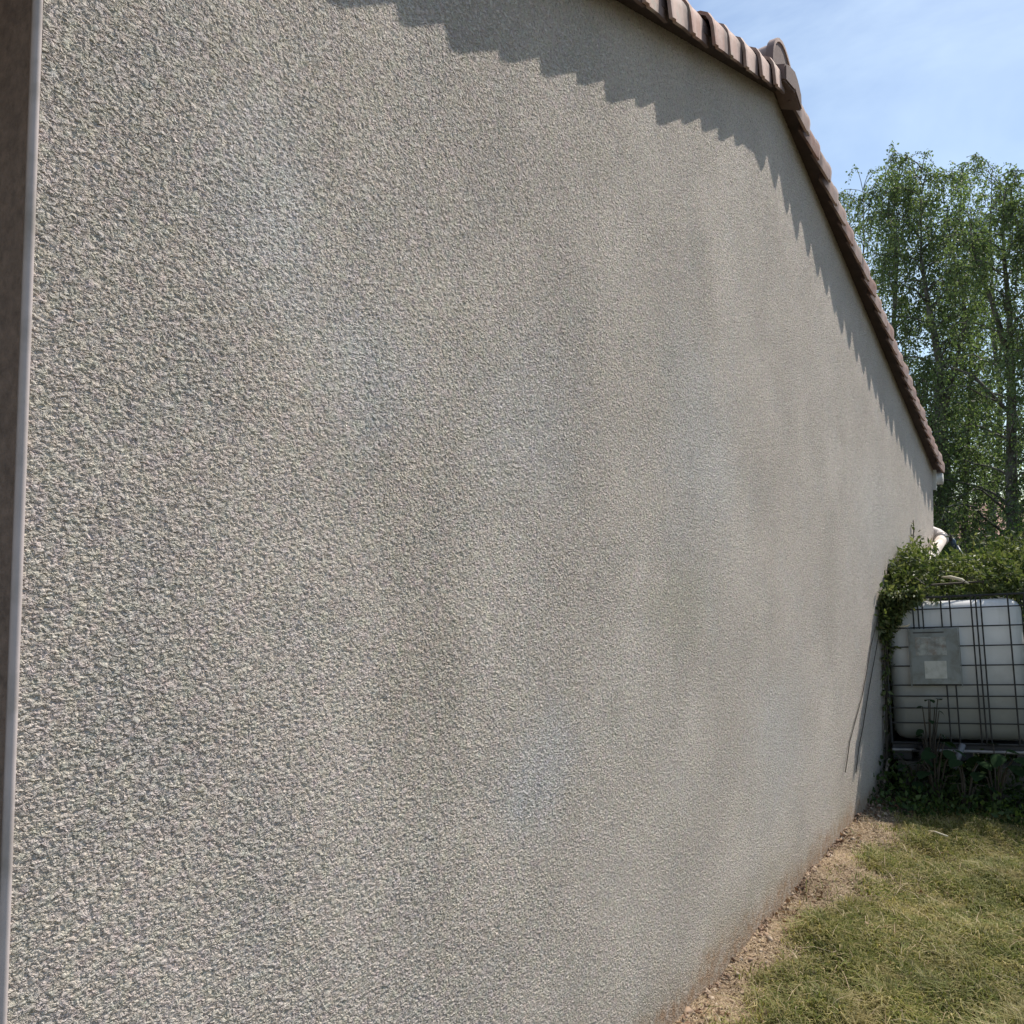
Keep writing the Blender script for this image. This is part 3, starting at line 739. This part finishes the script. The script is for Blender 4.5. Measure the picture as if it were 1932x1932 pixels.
# ------------------------------------------------------------------ vine over the tank
def vine():
    r = np.random.default_rng(31)
    t = thing('climbing_vine', 'dense green vine sprawling over the top of the water tank and up the wall', 'vine', (.4, 7.1, 0))
    P = []; D = []; st = MB()
    # heap over and behind the tank; its low hidden mass is added to block sun
    n = 26000
    x = r.uniform(-.02, 1.75, n); y = r.uniform(6.50, 8.3, n)
    top = 1.33+.05*x+.30*np.clip((y-np.where(x < .30, 6.40, 6.64))/np.where(x < .30, .42, .45), 0, 1)+.035*np.sin(x*11)+.04*np.sin(y*9+x*5)+.03*np.sin(x*31+y*17)-.09*(x < .3)*np.clip((y-7.0)*2, 0, 1)-.14*np.clip((y-7.6), 0, 1)
    y = np.where((x > .35) & (x < .92), np.maximum(y, 6.66+.1*r.random(n)), y); lo = np.where(x < .93, 1.31+.08*x, .25); lo = np.where((y > 7.68), 0.0, lo)
    q = r.random(n)**.55; z = lo+(top-lo)*q+r.normal(0, .02, n)
    P.append(np.stack([x, y, z], 1)); D.append(unit(r.normal(0, .7, (n, 3))+np.array([-.1, -.55, .15])))
    # fringe along the front top edge, heavier at the wall end
    n = 1700; x = r.random(n)**1.5*.24+.02; hang = np.interp(x, [0, .10, .17, .25, .5, .9], [.33, .20, .08, .02, .00, -.03])
    z = 1.335+.075*(x-.1)+.05-r.random(n)*(hang+.05)
    P.append(np.stack([x, 6.36+r.normal(0, .03, n), z], 1)); D.append(unit(r.normal(0, .6, (n, 3))+np.array([0, -.5, -.4])))
    # curtain in the gap between wall and tank
    n = 430; z = r.random(n)**.35*1.35+.0; wdt = np.interp(z, [0, .5, .9, 1.3], [.05, .03, .05, .12])
    P.append(np.stack([.015+r.random(n)*wdt, 6.33+r.random(n)*.3, z], 1)); D.append(unit(r.normal(0, .6, (n, 3))+np.array([0, -.4, -.3])))
    # climbing leaves on the wall
    for (ya, za, yb, zb_, k) in ((6.22, 1.12, 6.30, 1.34, 60), (6.3, 1.3, 6.75, 1.50, 330), (6.7, 1.45, 7.6, 1.66, 500), (6.55, 1.38, 6.62, 1.56, 40), (7.55, 1.6, 7.72, 1.76, 60)):
        u = r.random(k); P.append(np.stack([.012+r.random(k)*.07, ya+(yb-ya)*u+r.normal(0, .03, k), za+(zb_-za)*u+r.normal(0, .04, k)], 1)); D.append(unit(r.normal(0, .7, (k, 3))+np.array([.2, -.4, .1])))
    # shoots
    shoots = [([(.03, 7.55, 1.62), (.012, 7.62, 1.72), (.018, 7.70, 1.83), (.012, 7.70, 1.92), (.02, 7.66, 1.83), (.02, 7.64, 1.76)], 9),
              ([(.02, 6.55, 1.36), (.01, 6.58, 1.48), (.014, 6.60, 1.56)], 8), ([(.02, 6.25, 1.05), (.01, 6.24, 1.2), (.02, 6.27, 1.33)], 14)]
    for k in range(26):
        bx = r.uniform(.38, 1.4); by = r.uniform(7.1, 8.0); h = r.uniform(.08, .22); dx = r.normal(0, .12)
        shoots.append(([(bx, by, 1.5), (bx+dx*.3, by, 1.62+h*.6), (bx+dx*.8, by-.02, 1.64+h), (bx+dx*1.4, by-.03, 1.62+h*.8)], 16))
    for pts, k in shoots:
        st.tube(pts, .0032, 4, False); pa = np.array(pts); m = len(pa)-1
        qq = r.random(k)*m; a = np.minimum(qq.astype(int), m-1); f = (qq-a)[:, None]
        pp = pa[a]*(1-f)+pa[a+1]*f; P.append(pp+r.normal(0, .006, pp.shape)); D.append(unit(r.normal(0, .8, pp.shape)))
    P = np.concatenate(P); D = np.concatenate(D); n = len(P)
    L = r.uniform(.6, 1.3, n)*.047; V, F = leaves_np(P, D, L, L*r.uniform(.32, .5, n), .22, 31)
    o = link('foliage', np_mesh('foliage', V, F), t, M['vine']); o['kind'] = 'stuff'
    # woody stems in the corner by the wall and along the tank top
    st.tube([(.02, 6.40, -.02), (.03, 6.42, .5), (.02, 6.40, .9), (.05, 6.42, 1.25), (.3, 6.6, 1.42), (.8, 6.8, 1.47)], .008, 5)
    st.tube([(.04, 6.44, -.02), (.02, 6.40, .4), (.045, 6.41, .8), (.02, 6.40, 1.3), (.02, 6.9, 1.5), (.02, 7.5, 1.62)], .006, 5)
    for k in range(40):
        a = np.array([r.uniform(.05, 1.4), r.uniform(6.45, 7.8), 1.42]); bvec = a+np.array([r.normal(0, .25), r.normal(0, .25), r.uniform(0, .15)])
        st.tube([tuple(a), tuple((a+bvec)/2+np.array([0, 0, .05])), tuple(bvec)], .003, 3, False)
    st.build('stems', M['twig'], t)
    for pts in (((.012, 5.27, .35), (.009, 5.40, .50), (.012, 5.56, .62), (.008, 5.74, .72), (.012, 5.89, .89), (.009, 6.02, 1.02), (.02, 6.2, 1.2)),
                ((.010, 5.55, .29), (.008, 5.64, .42), (.012, 5.74, .53), (.008, 5.95, .745), (.02, 6.24, 1.1))):
        b = MB(); b.tube(pts, .0035, 4, False); b.build('stem_shadow', M['twig'], t)  # thin dark tubes standing in for the shadow lines of stems on the wall
vine()

# broad-leaved weeds in the shade in front of the tank; every large leaf a part
def big_leaf_mesh():
    V = []; F = []; n = 7
    for i in range(n+1):
        u = i/n; w = .5*math.sin(math.pi*min(1, u*.98+.02))**.7*(1-.25*u); z = -.35*u*u
        V += [(-w*.8, u, z+.10*w), (0, u, z), (w*.8, u, z+.10*w)]
    for i in range(n):
        a = i*3; F += [(a, a+1, a+4, a+3), (a+1, a+2, a+5, a+4)]
    me = bpy.data.meshes.new('leaf'); me.from_pydata(V, [], F); me.update(); me.materials.append(M['weed'])
    for p in me.polygons: p.use_smooth = True
    return me
BL = big_leaf_mesh()
def weed(label, x, y, H, nl, size, seed):
    r = random.Random(seed); t = thing('weed', label, 'plant', (x, y, 0), 'broad-leaved weeds in front of the tank')
    st = MB()
    for k in range(nl):
        az = k*2.4+r.uniform(-.4, .4); hh = H*r.uniform(.35, 1.0); rad_ = size*r.uniform(.4, 1.3)
        tip = Vector((math.cos(az)*rad_, math.sin(az)*rad_, hh)); st.tube([(x, y, -.02), tuple(Vector((x, y, 0))+tip*.55+Vector((0, 0, .08))), tuple(Vector((x, y, 0))+tip)], [.006, .005, .003], 5)
        o = bpy.data.objects.new('leaf', BL); COL.objects.link(o); o.parent = t
        o.location = tip; s = size*r.uniform(.6, 1.1); o.scale = (s, s, s); o.rotation_euler = (r.uniform(-.5, .2), r.uniform(-.4, .4), az-math.pi/2+r.uniform(-.5, .5))
    st.build('stem', M['twig'], t)
weed('broad-leaved dark weed reaching up before the middle of the tank', .36, 6.20, .42, 10, .11, 1)
weed('largest broad-leaved weed spreading before the right of the tank', .70, 6.26, .40, 12, .14, 2)
weed('low dark weed in the shade under the tank tap', .22, 6.3, .30, 9, .10, 3)
weed('dark weed with round leaves between two taller weeds', .54, 6.16, .36, 9, .11, 4)
weed('dark straggly weed climbing the cage below the metal plate', .31, 6.37, .66, 18, .065, 6)
weed('dark weed at the frame edge by the cage corner', .95, 6.3, .30, 10, .12, 5)

# dead leaves and ivy heaped under the tank
r = np.random.default_rng(5); n = 7500
P = np.stack([r.uniform(0, 1.3, n), r.uniform(5.9, 7.8, n), r.random(n)**1.3*.30*np.ones(n)], 1); P[:, 2] *= np.clip((P[:, 1]-5.75)/.7, .1, 1); P[:, 2] += gz(P[:, 0], P[:, 1])
L = r.uniform(.02, .055, n); V, F = leaves_np(P, unit(r.normal(0, 1, (n, 3))+np.array([0, 0, .5])), L, L*.6, .2, 5)
tag(link('undergrowth', np_mesh('undergrowth', V, F), None, M['darkleaf']), 'low dark undergrowth in the shade beneath the water tank', 'undergrowth', kind='stuff')

# ------------------------------------------------------------------ grass
def vnoise(x, y, s, seed):
    """smooth value noise on a grid, numpy"""
    r = np.random.default_rng(seed); G = r.random((256, 256))
    X = x*s+40; Y = y*s+40; xi = np.floor(X).astype(int); yi = np.floor(Y).astype(int); fx = X-xi; fy = Y-yi
    fx = fx*fx*(3-2*fx); fy = fy*fy*(3-2*fy)
    g = lambda a, b_: G[a % 256, b_ % 256]
    return g(xi, yi)*(1-fx)*(1-fy)+g(xi+1, yi)*fx*(1-fy)+g(xi, yi+1)*(1-fx)*fy+g(xi+1, yi+1)*fx*fy

def blades(x, y, h, w, lean, seed, flat=0.0):
    r = np.random.default_rng(seed); n = len(x)
    z = gz(x, y)-.004; base = np.stack([x, y, z], 1)
    az = r.uniform(0, 2*math.pi, n); dirv = np.stack([np.cos(az), np.sin(az), np.zeros(n)], 1)
    side = np.stack([-np.sin(az), np.cos(az), np.zeros(n)], 1)*(w*.5)[:, None]
    ln = lean*r.uniform(.3, 1.5, n)
    mid = base+dirv*(h*ln*.35)[:, None]+np.array([0, 0, 1])*(h*.6*(1-flat))[:, None]
    tip = base+dirv*(h*ln*1.0)[:, None]+np.array([0, 0, 1])*(h*(1-flat)*np.clip(1.05-ln*.35, .2, 1))[:, None]
    V = np.stack([base-side, base+side, mid+side*.8, mid-side*.8, tip], 1).reshape(-1, 3)
    k = np.arange(n)*5
    F = np.concatenate([np.stack([k, k+1, k+2], 1), np.stack([k, k+2, k+3], 1), np.stack([k+3, k+2, k+4], 1)])
    return V, F
r = np.random.default_rng(77)
def dryness(x, y):
    e = x+.10-.14*vnoise(x, y, 2.2, 3)-.20*vnoise(x, y, 6, 4)-.07*np.clip((y-3.2)/2, 0, 1)
    return np.clip(1-(e-.02)/.22, 0, 1)*np.clip((7-y), 0, 1)
n = 270000
x = r.uniform(.0, 1.9, n); y = r.uniform(1.6, 6.6, n)
keep = r.random(n) < np.clip(1.05-dryness(x, y)*1.15, .02, 1)*np.clip((x-.02)*9, 0, 1)*np.where(y > 5.6, np.clip((6.25-y)*1.4, 0, 1), 1)
x, y = x[keep], y[keep]; pt = vnoise(x, y, 5, 9)
h = r.uniform(.022, .070, len(x))*(.40+1.0*pt); w = r.uniform(.0026, .0060, len(x))
V, F = blades(x, y, h, w, 1.15, 78)
gr_parts = [(V, F)]
n = 9000; x = r.uniform(1.9, 6, n); y = r.uniform(0, 9, n); V, F = blades(x, y, r.uniform(.03, .06, n), np.full(n, .006), .9, 79); gr_parts.append((V, F))
def cat_mesh(parts):
    k = 0; Vs = []; Fs = []
    for V, F in parts: Vs.append(V); Fs.append(F+k); k += len(V)
    return np.concatenate(Vs), np.concatenate(Fs)
V, F = cat_mesh(gr_parts)
tag(link('grass', np_mesh('grass', V, F), None, M['grass']), 'short patchy olive green lawn grass with dry blades', 'grass', kind='stuff')
# straw and dried clippings over the strip at the wall and scattered in the lawn
n = 85000; x = np.concatenate([r.random(n//2)**1.3*.75, r.uniform(0, 1.8, n//2)]); y = r.uniform(1.8, 6.5, n)
dd = dryness(x, y); keep = r.random(n) < np.clip(dd*.95+.22, 0, 1)*np.clip((5.95-y)*2.2, .06, 1); x, y = x[keep], y[keep]; n = len(x)
V, F = blades(x, y, r.uniform(.012, .04, n), r.uniform(.0015, .004, n), 1.2, 81, .72)
V[:, 2] += .006
tag(link('straw', np_mesh('straw', V, F), None, M['straw']), 'dry straw and clippings scattered along the foot of the wall', 'straw', kind='stuff')
# fringe of dead stalks and soil crumbs standing against the wall
n = 4200; y = r.uniform(1.8, 6.6, n); x = .006+r.random(n)**2*.09
kp = r.random(n) < np.clip((vnoise(x*0, y, 3.1, 12)-.25)*1.8, .05, 1); x, y = x[kp], y[kp]; n = len(x)
V, F = blades(x, y, r.uniform(.012, .045, n)*(.4+vnoise(x*0, y, 4, 12)), r.uniform(.002, .005, n), .9, 82)
tag(link('dead_stalks', np_mesh('dead_stalks', V, F), None, M['straw']), 'row of dead dry stalks standing against the wall foot', 'dead grass', kind='stuff')
n = 1500; x = r.random(n)**1.5*.55+.01; y = r.uniform(1.9, 6.4, n); cl = vnoise(x, y, 3.5, 14) > .52; x, y = x[cl], y[cl]; n = len(x)
P = np.stack([x, y, gz(x, y)+r.uniform(.0, .02, n)], 1); L = r.uniform(.012, .04, n)
V, F = leaves_np(P, unit(r.normal(0, 1, (n, 3))*np.array([1, 1, .45])), L, L*.5, .3, 83)
tag(link('leaf_litter', np_mesh('leaf_litter', V, F), None, M['deadleaf']), 'curled brown dead leaves lying along the wall foot', 'dead leaves', kind='stuff')
# soil crumbs and pebbles
n = 5200; x = r.random(n)**1.9*.55+.005; y = r.uniform(1.9, 6.3, n); s = r.uniform(.003, .009, n)*(1+1.0*(r.random(n) < .12)*(x < .12))
ang = r.uniform(0, 6.28, n)
octv = np.array([(1, 0, 0), (0, 1, 0), (-1, 0, 0), (0, -1, 0), (0, 0, .7), (0, 0, -.7)])
octf = np.array([(0, 1, 4), (1, 2, 4), (2, 3, 4), (3, 0, 4), (1, 0, 5), (2, 1, 5), (3, 2, 5), (0, 3, 5)])
Vv = octv[None]*s[:, None, None]*r.uniform(.45, 1.5, (n, 6, 1))+r.normal(0, .28, (n, 6, 3))*s[:, None, None]; Vv = Vv+np.stack([x, y, gz(x, y)+s*.2], 1)[:, None]
F = (octf[None]+(np.arange(n)*6)[:, None, None]).reshape(-1, 3)
M['crumb'] = leaf_mat('soil_crumbs', [(.46, .36, .27), (.30, .21, .15), (.52, .43, .33), (.17, .11, .08), (.38, .29, .21)], .95, .0)
tag(link('soil_crumbs', np_mesh('soil_crumbs', Vv.reshape(-1, 3), F), None, M['crumb']), 'pale soil crumbs and grit strewn along the wall foot', 'grit', kind='stuff')
n = 1700; x = .002+r.random(n)**1.5*.03; y = r.uniform(1.9, 6.3, n); kp = r.random(n) < .15+.85*(vnoise(x*0, y, 5, 33) > .45); x, y = x[kp], y[kp]; n = len(x)
s = r.uniform(.003, .010, n); z = gz(x, y)+r.random(n)**1.6*.045*vnoise(x*0, y, 9, 34)
Vv = octv[None]*s[:, None, None]*r.uniform(.45, 1.5, (n, 6, 1))+r.normal(0, .28, (n, 6, 3))*s[:, None, None]+np.stack([x, y, z], 1)[:, None]
F = (octf[None]+(np.arange(n)*6)[:, None, None]).reshape(-1, 3)
M['mud'] = leaf_mat('splashed_mud', [(.34, .235, .17), (.20, .13, .095), (.42, .31, .23), (.13, .085, .06)], .95, .0)
tag(link('splashed_mud', np_mesh('splashed_mud', Vv.reshape(-1, 3), F), None, M['mud']), 'ragged line of reddish mud crumbs stuck to the wall foot', 'mud', kind='stuff')
# a few longer dry stalks lying on the lawn
n = 650; x = r.uniform(.1, 1.3, n); y = r.uniform(2.6, 6, n)
V, F = blades(x, y, r.uniform(.06, .13, n), np.full(n, .0026), 1.1, 84, .7); V[:, 2] += .02
tag(link('long_straw', np_mesh('long_straw', V, F), None, M['straw']), 'long pale dry grass stems lying on top of the lawn', 'straw', kind='stuff')

# ------------------------------------------------------------------ neighbour's house seen through the leaves
nh = thing('neighbour_house', 'pale house with a pinkish tiled roof glimpsed through the trees', 'house', (1, 38, 0))
b = MB(); b.box((.5, 40, 1.2), (12, 6, 2.5)); b.build('wall', M['farwall'], nh)
b = MB()
b.add([(-5.8, 36.6, 2.4), (6.8, 36.6, 2.4), (6.8, 43.4, 2.4), (-5.8, 43.4, 2.4), (-5.8, 40, 3.9), (6.8, 40, 3.9)], [(0, 1, 5, 4), (2, 3, 4, 5), (0, 4, 3), (1, 2, 5), (0, 3, 2, 1)])
rf = b.build('roof', M['farroof'], nh)
for k in range(42):
    b2 = MB(); xx = -5.7+.3*k; b2.tube([(xx, 36.55, 2.42), (xx, 40, 3.94)], .085, 6); o = b2.build('tile', M['farroof'], rf)
for xw in (-3.5, -.9, 2.0):
    b = MB(); b.box((xw, 36.985, 1.2), (1.1, .06, 1.2)); w_ = b.build('window', M['farshutter'], nh)
    b = MB(); b.box((xw, 36.95, 1.2), (.9, .03, 1.0)); b.build('pane', M['farglass'], w_)
